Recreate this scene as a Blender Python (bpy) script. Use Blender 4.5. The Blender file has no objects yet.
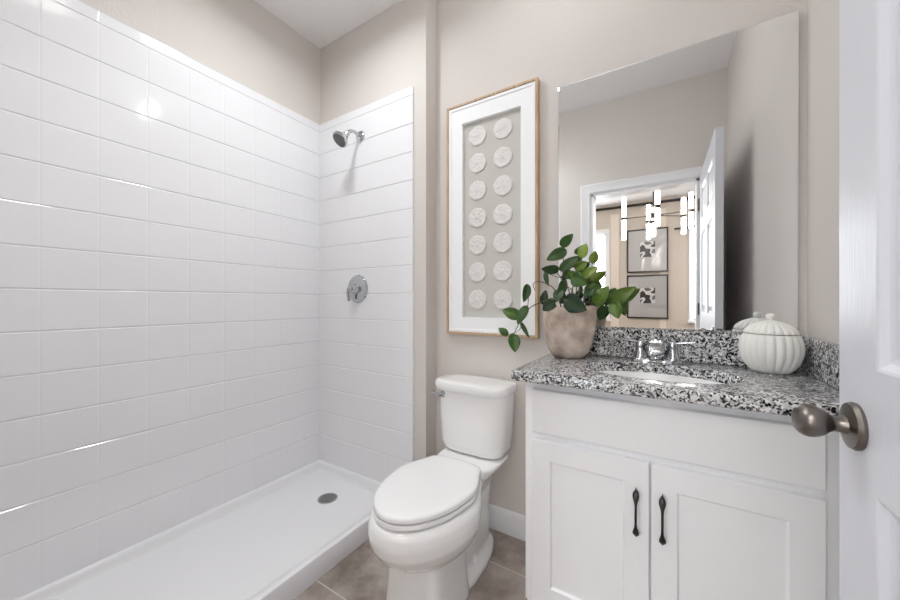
import bpy, bmesh, math, random
from mathutils import Vector, Matrix
random.seed(7)
S = bpy.context.scene
COL = S.collection
PI = math.pi

# ------------------------------------------------------------------ camera
cam_d = bpy.data.cameras.new('camera')
cam_d.sensor_width = 36.0
cam_d.lens = 342.34 / 900 * 36.0
cam_d.shift_y = 1.64 / 900
cam_d.clip_start = 0.01
cam = bpy.data.objects.new('camera', cam_d)
cam.location = (0, 0, 1.126)
cam.rotation_euler = (PI / 2, 0, math.radians(31.92))
COL.objects.link(cam)
S.camera = cam

# ------------------------------------------------------------------ view, world, large lights
S.view_settings.view_transform = 'Standard'
S.view_settings.look = 'None'
S.view_settings.gamma = 1
S.view_settings.exposure = 0.14
try:
    S.view_settings.use_curve_mapping = False
except Exception:
    pass
S.cycles.diffuse_bounces = 8
S.cycles.max_bounces = 14
S.cycles.glossy_bounces = 6
S.cycles.sample_clamp_indirect = 6
W = bpy.data.worlds.new('world')
S.world = W
W.use_nodes = True
wn = W.node_tree.nodes
wn['Background'].inputs[0].default_value = (0.86, 0.93, 1.0, 1)
wn['Background'].inputs[1].default_value = 5


def area(name, loc, rot, sx, sy, power, col=(1, 1, 1), shape='RECTANGLE', spread=180):
    d = bpy.data.lights.new(name, 'AREA')
    d.shape = shape
    d.size = sx
    if shape in ('RECTANGLE', 'ELLIPSE'):
        d.size_y = sy
    d.energy = power
    d.color = col
    d.spread = math.radians(spread)
    o = bpy.data.objects.new(name, d)
    o.location = loc
    o.rotation_euler = rot
    COL.objects.link(o)
    return o


# daylight entering the next room through its two windows and from its open side
DAY = (0.93, 0.96, 1.0)
area('window_daylight', (-1.32, -3.80, 1.5), (PI / 2, 0, 0), 0.97, 1.6, 37, DAY)
area('window_daylight', (0.92, -3.80, 1.5), (PI / 2, 0, 0), 0.97, 1.6, 37, DAY)
P_MAIN, P_SHOWER, P_BULB, P_ROOM = 2.6, 7.2, 2.2, 62.0
LAMP = (0.93, 0.97, 1.0)

# ------------------------------------------------------------------ materials
MATS = {}


def newmat(name):
    m = bpy.data.materials.new(name)
    m.use_nodes = True
    MATS[name] = m
    nt = m.node_tree
    return m, nt, nt.nodes['Principled BSDF']


def srgb(r, g, b):
    f = lambda c: (c / 255 / 12.92) if c <= 10 else ((c / 255 + 0.055) / 1.055) ** 2.4
    return (f(r), f(g), f(b), 1)


def plain(name, col, rough=0.5, metal=0.0, coat=0.0, spec=0.5):
    m, nt, b = newmat(name)
    b.inputs['Base Color'].default_value = col
    b.inputs['Roughness'].default_value = rough
    b.inputs['Metallic'].default_value = metal
    b.inputs['Coat Weight'].default_value = coat
    b.inputs['Specular IOR Level'].default_value = spec
    return m


def add_bump(m, scale, strength, dist=0.002, detail=3, stretch=None, kind='noise'):
    nt = m.node_tree
    b = nt.nodes['Principled BSDF']
    tc = nt.nodes.new('ShaderNodeTexCoord')
    src = tc.outputs['Object']
    if stretch:
        mp = nt.nodes.new('ShaderNodeMapping')
        mp.inputs['Scale'].default_value = stretch
        nt.links.new(src, mp.inputs[0])
        src = mp.outputs[0]
    t = nt.nodes.new('ShaderNodeTexNoise')
    t.inputs['Scale'].default_value = scale
    t.inputs['Detail'].default_value = detail
    nt.links.new(src, t.inputs['Vector'])
    bp = nt.nodes.new('ShaderNodeBump')
    bp.inputs['Strength'].default_value = strength
    bp.inputs['Distance'].default_value = dist
    nt.links.new(t.outputs['Fac'], bp.inputs['Height'])
    nt.links.new(bp.outputs[0], b.inputs['Normal'])
    return m


def mottled(name, c1, c2, scale, rough, detail=5, bump=0.0, pos=(0.35, 0.65)):
    m, nt, b = newmat(name)
    tc = nt.nodes.new('ShaderNodeTexCoord')
    t = nt.nodes.new('ShaderNodeTexNoise')
    t.inputs['Scale'].default_value = scale
    t.inputs['Detail'].default_value = detail
    nt.links.new(tc.outputs['Object'], t.inputs['Vector'])
    r = nt.nodes.new('ShaderNodeValToRGB')
    r.color_ramp.elements[0].color = c1
    r.color_ramp.elements[1].color = c2
    r.color_ramp.elements[0].position = pos[0]
    r.color_ramp.elements[1].position = pos[1]
    nt.links.new(t.outputs['Fac'], r.inputs[0])
    nt.links.new(r.outputs[0], b.inputs['Base Color'])
    b.inputs['Roughness'].default_value = rough
    if bump:
        bp = nt.nodes.new('ShaderNodeBump')
        bp.inputs['Strength'].default_value = bump
        bp.inputs['Distance'].default_value = 0.003
        nt.links.new(t.outputs['Fac'], bp.inputs['Height'])
        nt.links.new(bp.outputs[0], b.inputs['Normal'])
    return m


def emissive(name, col, strength):
    m, nt, b = newmat(name)
    b.inputs['Base Color'].default_value = (0.9, 0.9, 0.9, 1)
    b.inputs['Emission Color'].default_value = col
    b.inputs['Emission Strength'].default_value = strength
    return m


M_WALL = add_bump(plain('wall_paint', srgb(216, 210, 205), 0.75, spec=0.25), 90, 0.35, 0.003, 2)
M_CEIL = add_bump(plain('ceiling_paint', srgb(244, 244, 244), 0.9, spec=0.2), 45, 0.6, 0.006, 4)
M_TRIM = plain('white_trim_paint', srgb(238, 238, 240), 0.35)
M_TILE = plain('white_acrylic_tile', srgb(238, 238, 240), 0.085)
M_PAN = plain('white_acrylic_pan', srgb(238, 238, 240), 0.22)
M_BASIN = plain('white_sink_ceramic', srgb(250, 250, 250), 0.12)
M_CERAMIC = plain('white_ceramic', srgb(243, 243, 242), 0.08, coat=0.6)
M_SEAT = plain('white_plastic_seat', srgb(240, 240, 240), 0.18)
M_CAB = plain('white_cabinet_paint', srgb(246, 247, 249), 0.38)
M_CHROME = plain('chrome', (0.55, 0.56, 0.58, 1), 0.05, 1.0)
M_NICKEL = plain('brushed_nickel', srgb(124, 118, 113), 0.33, 1.0)
M_BLACK = plain('black_iron', srgb(24, 24, 25), 0.42)
M_RUBBER = plain('grey_nozzle_rubber', srgb(96, 98, 98), 0.5)
M_DRAIN = plain('drain_steel', (0.42, 0.42, 0.43, 1), 0.3, 1.0)
M_DARK = plain('dark_gap', srgb(30, 30, 30), 0.7)
M_MIRROR = plain('mirror_silver', (0.93, 0.94, 0.94, 1), 0.0, 1.0)
M_MEDGE = plain('mirror_edge', srgb(120, 118, 114), 0.3)
M_MATTE = plain('matte_white_stoneware', srgb(238, 237, 232), 0.55)
M_MAT = plain('white_mat_board', srgb(246, 247, 248), 0.7)
M_LINEN = add_bump(plain('linen_backing', srgb(202, 200, 194), 0.9, spec=0.1), 700, 0.3, 0.001, 1)
M_SHELL = plain('white_plaster_shell', srgb(224, 222, 219), 0.65)
M_DOOR = plain('white_door_paint', srgb(222, 224, 231), 0.33)
add_bump(M_DOOR, 60, 0.22, 0.002, 3, stretch=(1, 4, 0.35))
M_POT = mottled('blush_concrete', srgb(160, 143, 129), srgb(212, 198, 185), 16, 0.8, 6, 0.25)
M_SOIL = mottled('potting_soil', srgb(32, 25, 20), srgb(66, 52, 42), 90, 0.95, 4, 0.8)
M_STEM = plain('plant_stem', srgb(88, 78, 58), 0.6)
M_SHADE = emissive('lit_lamp_glass', (1.0, 0.96, 0.91, 1), 18.0)
M_GLOW = emissive('lamp_diffuser', (1.0, 0.97, 0.93, 1), 6.0)
M_FARWALL = plain('far_room_paint', srgb(208, 199, 189), 0.7, spec=0.2)
M_BATTEN = plain('far_room_batten', srgb(232, 222, 210), 0.6)
M_CARPET = mottled('far_room_floor', srgb(120, 104, 90), srgb(150, 134, 118), 8, 0.5)
M_FRAMEBLK = plain('black_frame', srgb(20, 19, 19), 0.4)
M_GREYMAT = plain('grey_mat', srgb(176, 174, 174), 0.25, coat=0.6)
M_CURTAIN = plain('sheer_white_curtain', srgb(244, 244, 246), 0.8)
M_ROD = plain('black_rod', srgb(14, 12, 12), 0.4)
M_DARKMETAL = plain('dark_bronze', srgb(62, 56, 50), 0.35, 0.7)


def mk_oak():
    m, nt, b = newmat('pale_oak')
    tc = nt.nodes.new('ShaderNodeTexCoord')
    mp = nt.nodes.new('ShaderNodeMapping')
    mp.inputs['Scale'].default_value = (60, 60, 4)
    nt.links.new(tc.outputs['Object'], mp.inputs[0])
    t = nt.nodes.new('ShaderNodeTexNoise')
    t.inputs['Scale'].default_value = 2.0
    t.inputs['Detail'].default_value = 6
    nt.links.new(mp.outputs[0], t.inputs['Vector'])
    r = nt.nodes.new('ShaderNodeValToRGB')
    r.color_ramp.elements[0].color = srgb(170, 142, 112)
    r.color_ramp.elements[1].color = srgb(208, 182, 152)
    r.color_ramp.elements[0].position = .3
    r.color_ramp.elements[1].position = .7
    nt.links.new(t.outputs['Fac'], r.inputs[0])
    nt.links.new(r.outputs[0], b.inputs['Base Color'])
    b.inputs['Roughness'].default_value = 0.5
    return m


M_OAK = mk_oak()


def mk_granite():
    m, nt, b = newmat('speckled_granite')
    tc = nt.nodes.new('ShaderNodeTexCoord')
    wn_ = nt.nodes.new('ShaderNodeTexNoise')
    wn_.inputs['Scale'].default_value = 60
    wn_.inputs['Detail'].default_value = 2
    nt.links.new(tc.outputs['Object'], wn_.inputs['Vector'])
    mixv = nt.nodes.new('ShaderNodeMix')
    mixv.data_type = 'VECTOR'
    mixv.inputs[0].default_value = 0.012
    nt.links.new(tc.outputs['Object'], mixv.inputs[4])
    nt.links.new(wn_.outputs['Color'], mixv.inputs[5])

    def vor(scale):
        v = nt.nodes.new('ShaderNodeTexVoronoi')
        v.inputs['Scale'].default_value = scale
        nt.links.new(mixv.outputs[1], v.inputs['Vector'])
        s = nt.nodes.new('ShaderNodeSeparateColor')
        nt.links.new(v.outputs['Color'], s.inputs[0])
        return s.outputs[0]

    def ramp(inp, stops, interp='CONSTANT'):
        r = nt.nodes.new('ShaderNodeValToRGB')
        r.color_ramp.interpolation = interp
        e = r.color_ramp.elements
        e[0].position, e[0].color = stops[0]
        e[1].position, e[1].color = stops[1]
        for p, c in stops[2:]:
            x = e.new(p)
            x.color = c
        nt.links.new(inp, r.inputs[0])
        return r.outputs[0]
    a = ramp(vor(135), [(0.0, srgb(20, 20, 23)), (0.2, srgb(92, 92, 95)), (0.4, srgb(166, 166, 168)), (0.62, srgb(208, 208, 207)), (0.85, srgb(232, 232, 231))])
    c = ramp(vor(240), [(0.0, srgb(10, 10, 12)), (0.24, srgb(112, 112, 114)), (0.46, srgb(190, 190, 191)), (0.75, srgb(224, 224, 223))])
    k = ramp(vor(95), [(0.0, (0, 0, 0, 1)), (0.45, (1, 1, 1, 1))])
    mx = nt.nodes.new('ShaderNodeMix')
    mx.data_type = 'RGBA'
    nt.links.new(k, mx.inputs[0])
    nt.links.new(a, mx.inputs[6])
    nt.links.new(c, mx.inputs[7])
    nt.links.new(mx.outputs[2], b.inputs['Base Color'])
    b.inputs['Roughness'].default_value = 0.16
    return m


M_GRANITE = mk_granite()


def mk_floor():
    m, nt, b = newmat('taupe_floor_tile')
    tc = nt.nodes.new('ShaderNodeTexCoord')
    mp = nt.nodes.new('ShaderNodeMapping')
    # grout rows at world y = 0.889 + 0.463 k, joints along x at -0.75 + 0.914 k
    mp.inputs['Location'].default_value = (0.75, -0.889 + 0.463 * 4, 0)
    nt.links.new(tc.outputs['Object'], mp.inputs[0])
    br = nt.nodes.new('ShaderNodeTexBrick')
    br.offset = 0.0
    br.inputs['Scale'].default_value = 1.0
    br.inputs['Brick Width'].default_value = 0.914
    br.inputs['Row Height'].default_value = 0.463
    br.inputs['Mortar Size'].default_value = 0.0028
    br.inputs['Mortar Smooth'].default_value = 0.2
    br.inputs['Bias'].default_value = 0.0
    nt.links.new(mp.outputs[0], br.inputs['Vector'])
    n1 = nt.nodes.new('ShaderNodeTexNoise')
    n1.inputs['Scale'].default_value = 5.5
    n1.inputs['Detail'].default_value = 7
    n1.inputs['Roughness'].default_value = 0.62
    nt.links.new(tc.outputs['Object'], n1.inputs['Vector'])
    r = nt.nodes.new('ShaderNodeValToRGB')
    e = r.color_ramp.elements
    e[0].position, e[0].color = 0.34, srgb(118, 107, 101)
    e[1].position, e[1].color = 0.66, srgb(176, 169, 162)
    x = e.new(0.5)
    x.color = srgb(152, 140, 132)
    nt.links.new(n1.outputs['Fac'], r.inputs[0])
    mx = nt.nodes.new('ShaderNodeMix')
    mx.data_type = 'RGBA'
    nt.links.new(br.outputs['Fac'], mx.inputs[0])
    nt.links.new(r.outputs[0], mx.inputs[6])
    mx.inputs[7].default_value = srgb(196, 190, 182)
    nt.links.new(mx.outputs[2], b.inputs['Base Color'])
    b.inputs['Roughness'].default_value = 0.38
    bp = nt.nodes.new('ShaderNodeBump')
    bp.invert = True
    bp.inputs['Distance'].default_value = 0.001
    bp.inputs['Strength'].default_value = 0.5
    nt.links.new(br.outputs['Fac'], bp.inputs['Height'])
    nt.links.new(bp.outputs[0], b.inputs['Normal'])
    return m


M_FLOOR = mk_floor()


def mk_leaf():
    m, nt, b = newmat('pothos_leaf')
    at = nt.nodes.new('ShaderNodeAttribute')
    at.attribute_name = 'tone'
    r = nt.nodes.new('ShaderNodeValToRGB')
    e = r.color_ramp.elements
    e[0].position, e[0].color = 0.0, srgb(18, 42, 28)
    e[1].position, e[1].color = 1.0, srgb(150, 172, 62)
    x = e.new(0.5)
    x.color = srgb(56, 92, 34)
    nt.links.new(at.outputs['Fac'], r.inputs[0])
    tc = nt.nodes.new('ShaderNodeTexCoord')
    n = nt.nodes.new('ShaderNodeTexNoise')
    n.inputs['Scale'].default_value = 70
    n.inputs['Detail'].default_value = 3
    nt.links.new(tc.outputs['Object'], n.inputs['Vector'])
    mr = nt.nodes.new('ShaderNodeMapRange')
    mr.inputs[3].default_value = 0.75
    mr.inputs[4].default_value = 1.25
    nt.links.new(n.outputs['Fac'], mr.inputs[0])
    mx = nt.nodes.new('ShaderNodeMix')
    mx.data_type = 'RGBA'
    mx.blend_type = 'MULTIPLY'
    mx.inputs[0].default_value = 1.0
    nt.links.new(r.outputs[0], mx.inputs[6])
    nt.links.new(mr.outputs[0], mx.inputs[7])
    nt.links.new(mx.outputs[2], b.inputs['Base Color'])
    b.inputs['Roughness'].default_value = 0.34
    return m


M_LEAF = mk_leaf()


def mk_print():
    m, nt, b = newmat('monochrome_abstract_print')
    tc = nt.nodes.new('ShaderNodeTexCoord')
    n = nt.nodes.new('ShaderNodeTexNoise')
    n.inputs['Scale'].default_value = 7
    n.inputs['Detail'].default_value = 1
    nt.links.new(tc.outputs['Object'], n.inputs['Vector'])
    r = nt.nodes.new('ShaderNodeValToRGB')
    r.color_ramp.interpolation = 'CONSTANT'
    e = r.color_ramp.elements
    e[0].position, e[0].color = 0.0, srgb(30, 30, 30)
    e[1].position, e[1].color = 0.47, srgb(205, 205, 205)
    x = e.new(0.58)
    x.color = srgb(90, 90, 90)
    nt.links.new(n.outputs['Fac'], r.inputs[0])
    nt.links.new(r.outputs[0], b.inputs['Base Color'])
    b.inputs['Roughness'].default_value = 0.3
    return m


M_PRINT = mk_print()

m, nt, b = newmat('window_glass')
b.inputs['Roughness'].default_value = 0.02
tr_ = nt.nodes.new('ShaderNodeBsdfTransparent')
mx_ = nt.nodes.new('ShaderNodeMixShader')
mx_.inputs[0].default_value = 0.07
nt.links.new(tr_.outputs[0], mx_.inputs[1])
nt.links.new(b.outputs[0], mx_.inputs[2])
nt.links.new(mx_.outputs[0], nt.nodes['Material Output'].inputs[0])
M_GLASS = m

# ------------------------------------------------------------------ mesh helpers
WL = {}


def wloc(o):
    return WL.get(o.name, Vector((0, 0, 0)))


def sharp(bm, deg):
    bm.normal_update()
    lim = math.radians(deg)
    for f in bm.faces:
        f.smooth = True
    for e in bm.edges:
        if len(e.link_faces) == 2:
            e.smooth = e.calc_face_angle(0) < lim
        else:
            e.smooth = True


def obj(name, bm, mat, parent=None, origin=None, smooth=None, recalc=True):
    if recalc:
        bmesh.ops.recalc_face_normals(bm, faces=bm.faces)
    if smooth is not None:
        sharp(bm, smooth)
    if parent is not None:
        off = wloc(parent)
    else:
        off = Vector(origin) if origin is not None else Vector((0, 0, 0))
    if off.length > 0:
        bmesh.ops.translate(bm, verts=bm.verts, vec=-off)
    me = bpy.data.meshes.new(name)
    bm.to_mesh(me)
    bm.free()
    for mm in (mat if isinstance(mat, (list, tuple)) else [mat]):
        me.materials.append(mm)
    o = bpy.data.objects.new(name, me)
    COL.objects.link(o)
    if parent is not None:
        o.parent = parent
    else:
        o.location = off
    WL[o.name] = off
    return o


def tag(o, label, cat, group=None):
    o['label'] = label
    o['category'] = cat
    if group:
        o['group'] = group
    return o


def thing(name, label, cat, loc, group=None):
    o = bpy.data.objects.new(name, None)
    o.empty_display_size = 0.05
    o.location = loc
    COL.objects.link(o)
    WL[o.name] = Vector(loc)
    return tag(o, label, cat, group)


def struct(name, bm, mat, smooth=None, parent=None):
    o = obj(name, bm, mat, parent, smooth=smooth)
    o['kind'] = 'structure'
    return o


def NB():
    return bmesh.new()


def box(bm, x0, x1, y0, y1, z0, z1, bev=0.0, seg=2):
    t = bmesh.new()
    v = [t.verts.new((x, y, z)) for z in (z0, z1) for y in (y0, y1) for x in (x0, x1)]
    for f in ((0, 2, 3, 1), (4, 5, 7, 6), (0, 1, 5, 4), (2, 6, 7, 3), (0, 4, 6, 2), (1, 3, 7, 5)):
        t.faces.new([v[i] for i in f])
    if bev > 0:
        bmesh.ops.bevel(t, geom=list(t.edges), offset=bev, segments=seg, affect='EDGES', profile=0.5)
    join(bm, t)
    return bm


def join(bm, t, mat_index=None):
    me = bpy.data.meshes.new('tmp')
    if mat_index is not None:
        for f in t.faces:
            f.material_index = mat_index
    t.to_mesh(me)
    t.free()
    bm.from_mesh(me)
    bpy.data.meshes.remove(me)


def loft(bm, rings, cap0=True, cap1=True, closed=True):
    vs = [[bm.verts.new(p) for p in r] for r in rings]
    n = len(rings[0])
    for a, b_ in zip(vs, vs[1:]):
        for i in range(n if closed else n - 1):
            j = (i + 1) % n
            bm.faces.new((a[i], a[j], b_[j], b_[i]))
    if cap0:
        bm.faces.new(list(reversed(vs[0])))
    if cap1:
        bm.faces.new(vs[-1])
    return vs


def frame_axes(d):
    d = Vector(d).normalized()
    up = Vector((0, 0, 1)) if abs(d.z) < 0.95 else Vector((0, 1, 0))
    a = d.cross(up).normalized()
    return d, a, a.cross(d).normalized()


def lathe(bm, prof, base=(0, 0, 0), axis=(0, 0, 1), n=40, sx=1.0, sy=1.0):
    """profile of (radius, distance along the axis)"""
    d, a, b_ = frame_axes(axis)
    B = Vector(base)
    rings = []
    for r, h in prof:
        r = max(r, 1e-5)
        rings.append([B + d * h + a * (math.cos(2 * PI * i / n) * r * sx) + b_ * (math.sin(2 * PI * i / n) * r * sy) for i in range(n)])
    loft(bm, rings)
    bmesh.ops.remove_doubles(bm, verts=bm.verts, dist=2e-5)
    return bm


def smooth_path(pts, k=6):
    P = [Vector(p) for p in pts]
    if len(P) < 3:
        return P
    out = []
    for i in range(len(P) - 1):
        p0 = P[max(i - 1, 0)]
        p1, p2 = P[i], P[i + 1]
        p3 = P[min(i + 2, len(P) - 1)]
        for j in range(k):
            t = j / k
            out.append(0.5 * ((2 * p1) + (p2 - p0) * t + (2 * p0 - 5 * p1 + 4 * p2 - p3) * t * t + (3 * p1 - p0 - 3 * p2 + p3) * t ** 3))
    out.append(P[-1])
    return out


def tube(bm, pts, r, n=12, smooth=True, k=6, flat=1.0):
    P = smooth_path(pts, k) if smooth else [Vector(p) for p in pts]
    N = len(P)
    R = r if callable(r) else (lambda s: r)
    d = (P[1] - P[0]).normalized()
    _, a, b_ = frame_axes(d)
    rings = []
    for i, p in enumerate(P):
        t = (P[min(i + 1, N - 1)] - P[max(i - 1, 0)]).normalized()
        a = (a - t * a.dot(t)).normalized()
        b_ = t.cross(a)
        rr = R(i / (N - 1))
        rings.append([p + a * math.cos(2 * PI * q / n) * rr + b_ * math.sin(2 * PI * q / n) * rr * flat for q in range(n)])
    loft(bm, rings)
    return bm


def superell(cx, cy, hx, hy, z, e=4.0, n=48):
    pts = []
    for i in range(n):
        t = 2 * PI * i / n
        c, s = math.cos(t), math.sin(t)
        pts.append((cx + hx * math.copysign(abs(c) ** (2 / e), c), cy + hy * math.copysign(abs(s) ** (2 / e), s), z))
    return pts


def apply_mods(o):
    dg = bpy.context.evaluated_depsgraph_get()
    dg.update()
    me = bpy.data.meshes.new_from_object(o.evaluated_get(dg))
    old = o.data
    o.modifiers.clear()
    o.data = me
    bpy.data.meshes.remove(old)
    me.name = o.name
    return o


def panel_face(u0, u1, w0, w1, panels, rings, P, bm):
    """flat face over (u,w) with profiled panels; rings = [(inset, depth)...]; P(u,w,depth)->xyz"""
    us = sorted({u0, u1} | {p[0] for p in panels} | {p[1] for p in panels})
    ws = sorted({w0, w1} | {p[2] for p in panels} | {p[3] for p in panels})
    for a, b_ in zip(us, us[1:]):
        for c, d in zip(ws, ws[1:]):
            if any(p[0] <= a + 1e-6 and p[1] >= b_ - 1e-6 and p[2] <= c + 1e-6 and p[3] >= d - 1e-6 for p in panels):
                continue
            bm.faces.new([bm.verts.new(P(*q)) for q in ((a, c, 0), (b_, c, 0), (b_, d, 0), (a, d, 0))])
    for p in panels:
        prev = None
        for ins, dep in [(0, 0)] + rings:
            q = [(p[0] + ins, p[2] + ins), (p[1] - ins, p[2] + ins), (p[1] - ins, p[3] - ins), (p[0] + ins, p[3] - ins)]
            cur = [bm.verts.new(P(x, y, dep)) for x, y in q]
            if prev:
                for i in range(4):
                    j = (i + 1) % 4
                    bm.faces.new((prev[i], prev[j], cur[j], cur[i]))
            prev = cur
        bm.faces.new(prev)


# ------------------------------------------------------------------ dimensions
XL, YS, YB, XC, XR = -1.926, 1.468, 1.5646, -1.064, 0.398
ZC, ZT, ZP, XK = 2.795, 2.287, 0.0906, -1.187
YR0, YR1 = -0.185, -0.065            # wall with the doorway
DX0, DX1, DZ = -0.52, 0.24, 2.03     # doorway
T, Z0T = 0.1525, 2.0862
YF = -3.6                            # far wall of the next room

# ------------------------------------------------------------------ setting
struct('floor', box(NB(), XL - .1, XR + .1, YR1 - .06, YB + .1, -0.06, 0), M_FLOOR)
struct('floor', box(NB(), -3.0, 3.0, YF - .1, YR1 - .06, -0.06, 0), M_CARPET)
struct('ceiling', box(NB(), XL - .1, XR + .1, YR1 - .06, YB + .1, ZC, ZC + .06), M_CEIL)
struct('ceiling', box(NB(), -3.0, 3.0, YF - .1, YR1 - .06, ZC - .03, ZC + .06), M_CEIL)
struct('wall_left', box(NB(), XL - .1, XL, YR1, YB + .1, 0, ZC), M_WALL)
struct('wall_back', box(NB(), XC, XR + .1, YB, YB + .1, 0, ZC), M_WALL)
struct('wall_shower_end', box(NB(), XL, XC, YS, YB + .1, 0, ZC, 0), M_WALL)
struct('wall_right', box(NB(), XR, XR + .1, YR1, YB, 0, ZC), M_WALL)
bm = NB()
box(bm, -3.0, DX0, YR0, YR1, 0, ZC)
box(bm, DX1, 3.0, YR0, YR1, 0, ZC)
box(bm, DX0, DX1, YR0, YR1, DZ, ZC)
struct('wall_rear', bm, M_WALL)
# far room shell, seen in the mirror
WINS = [(-1.80, -0.83), (0.43, 1.40)]
WZ0, WZ1 = 0.75, 2.30
bm = NB()
xs = [-3.0, WINS[0][0], WINS[0][1], WINS[1][0], WINS[1][1], 3.0]
for i in (0, 2, 4):
    box(bm, xs[i], xs[i + 1], YF - .12, YF, 0, ZC - .03)
for a, b_ in WINS:
    box(bm, a, b_, YF - .12, YF, 0, WZ0)
    box(bm, a, b_, YF - .12, YF, WZ1, ZC - .03)
struct('wall_far', bm, M_FARWALL)
struct('wall_far_left', box(NB(), -3.1, -3.0, YF, YR0, 0, ZC), M_FARWALL)
struct('wall_far_right', box(NB(), 3.0, 3.1, YF, YR0, 0, ZC), M_FARWALL)
bm = NB()
for xa, xb in ((-.765, -.63), (-.02, .07)):
    box(bm, xa, xb, YF, YF + .018, 0.0, 2.60, .003)
struct('trim_1', bm, M_BATTEN)
for i, (a, b_) in enumerate(WINS):
    fr = NB()
    c = .055
    for q in ((a - .05, a + .01, WZ0, WZ1), (b_ - .01, b_ + .05, WZ0, WZ1)):
        box(fr, q[0], q[1], YF - .02, YF + .018, q[2], q[3], .003)
    box(fr, a - .05, b_ + .05, YF - .02, YF + .018, WZ1 - .01, WZ1 + .06, .003)
    box(fr, a - .07, b_ + .07, YF - .02, YF + .05, WZ0 - .035, WZ0 + .005, .003)
    for q in ((a, a + .04), (b_ - .04, b_)):
        box(fr, q[0], q[1], YF - .08, YF - .04, WZ0, WZ1)
    for z in (WZ0, 1.515, WZ1 - .04):
        box(fr, a, b_, YF - .08, YF - .04, z, z + .04)
    w = struct('window_%d' % (i + 1), fr, M_TRIM)
    obj('window_pane', box(NB(), a + .04, b_ - .04, YF - .064, YF - .058, WZ0 + .03, WZ1 - .03), M_GLASS, w)

# door casing and jamb round the doorway
bm = NB()
cw = .08
prof = [(0.0, 0.006), (0.012, 0.014), (0.03, 0.011), (0.055, 0.016), (0.072, 0.02), (0.08, 0.016), (0.08, 0.0)]
for side in (1, -1):
    y = YR1 if side == 1 else YR0
    path = [(DX0, 0), (DX0, DZ), (DX1, DZ), (DX1, 0)]
    dirs = [(-1, 0), (-1, 1), (1, 1), (1, 0)]
    rings = []
    for (px_, pz_), (dx, dz) in zip(path, dirs):
        rings.append([(px_ + dx * (.003 + u), y + side * h, pz_ + dz * (.003 + u)) for u, h in [(0, 0)] + prof])
    if side == 1:   # the right wall is close: trim the casing there to fit
        pass
    loft(bm, rings, True, True, True)
box(bm, DX0, DX0 + .018, YR0, YR1, 0, DZ)
box(bm, DX1 - .018, DX1, YR0, YR1, 0, DZ)
box(bm, DX0, DX1, YR0, YR1, DZ - .018, DZ)
struct('trim_2', bm, M_TRIM, smooth=25)

# baseboards
bprof = [(0, 0), (0.014, 0), (0.014, 0.07), (0.010, 0.078), (0.011, 0.088), (0.006, 0.097), (0.004, 0.108), (0, 0.112)]


def baseboard(name, a, b_, nrm):
    A, B, N = Vector((*a, 0)), Vector((*b_, 0)), Vector((*nrm, 0))
    bm = NB()
    loft(bm, [[A + N * d + Vector((0, 0, z)) for d, z in bprof], [B + N * d + Vector((0, 0, z)) for d, z in bprof]])
    return struct(name, bm, M_TRIM, smooth=40)


baseboard('baseboard_back', (XC, YB), (-.396, YB), (0, -1))
baseboard('baseboard_shower_end', (XC, YS), (XC, YB), (1, 0))
baseboard('baseboard_right', (XR, YR1), (XR, 1.12), (-1, 0))
baseboard('baseboard_rear', (XK + .01, YR1), (DX0 - .085, YR1), (0, 1))

# ------------------------------------------------------------------ door (hinged at the right of the doorway, open)
dt, dw, dh, dx = 0.036, 0.845, 2.045, 0.240
dy0, dy1 = -0.048, 0.797
bm = NB()
dpanels = []
for a, b_ in ((dy0 + .115, dy0 + .365), (dy1 - .365, dy1 - .112)):
    for c, d in ((.235, .867), (1.034, 1.60), (1.70, 1.925)):
        dpanels.append((a, b_, c, d))
drings = [(.004, .001), (.012, .008), (.018, .010), (.024, .010), (.052, .003)]
panel_face(dy0, dy1, .012, dh, dpanels, drings, lambda u, w, d: (dx + d, u, w), bm)
panel_face(dy0, dy1, .012, dh, dpanels, drings, lambda u, w, d: (dx + dt - d, u, w), bm)
for pts in ([(dx, dy1, .012), (dx + dt, dy1, .012), (dx + dt, dy1, dh), (dx, dy1, dh)],
            [(dx, dy0, .012), (dx + dt, dy0, .012), (dx + dt, dy0, dh), (dx, dy0, dh)],
            [(dx, dy0, .012), (dx, dy1, .012), (dx + dt, dy1, .012), (dx + dt, dy0, .012)],
            [(dx, dy0, dh), (dx, dy1, dh), (dx + dt, dy1, dh), (dx + dt, dy0, dh)]):
    bm.faces.new([bm.verts.new(p) for p in pts])
bmesh.ops.remove_doubles(bm, verts=bm.verts, dist=1e-5)
door = struct('door_1', bm, M_DOOR, smooth=12)
KY, KZ = .738, .944
for sgn, x0 in ((-1, dx), (1, dx + dt)):
    ax = (sgn, 0, 0)
    bm = NB()
    lathe(bm, [(0, -.002), (.0335, -.002), (.0345, .004), (.032, .009), (.018, .0125), (0, .0125)], (x0, KY, KZ), ax, 48)
    rose = obj('knob_rosette', bm, M_NICKEL, door, smooth=35)
    bm = NB()
    L0 = .069 if sgn < 0 else .06
    kp = [(0, .010), (.0145, .010), (.0125, .016), (.0115, .020), (.0115, .025)]
    for i in range(0, 17):
        t = i / 16
        s = .027 + t * (L0 - .027)
        r = max(.0325 * (t + .06) ** .40 * max(0, 1 - t ** 3.0) ** .5, .0125 if t < .2 else 0)
        kp.append((max(r, 0), s))
    lathe(bm, kp, (x0, KY, KZ), ax, 40, sx=1.15, sy=1.0)
    obj('door_knob', bm, M_NICKEL, door, smooth=50)
for z in (.25, 1.05, 1.83):
    bm = NB()
    tube(bm, [(dx - .006, dy0 - .008, z - .045), (dx - .006, dy0 - .008, z + .045)], .006, 12, False)
    obj('hinge', bm, M_NICKEL, door, smooth=40)
bm = NB()
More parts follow.
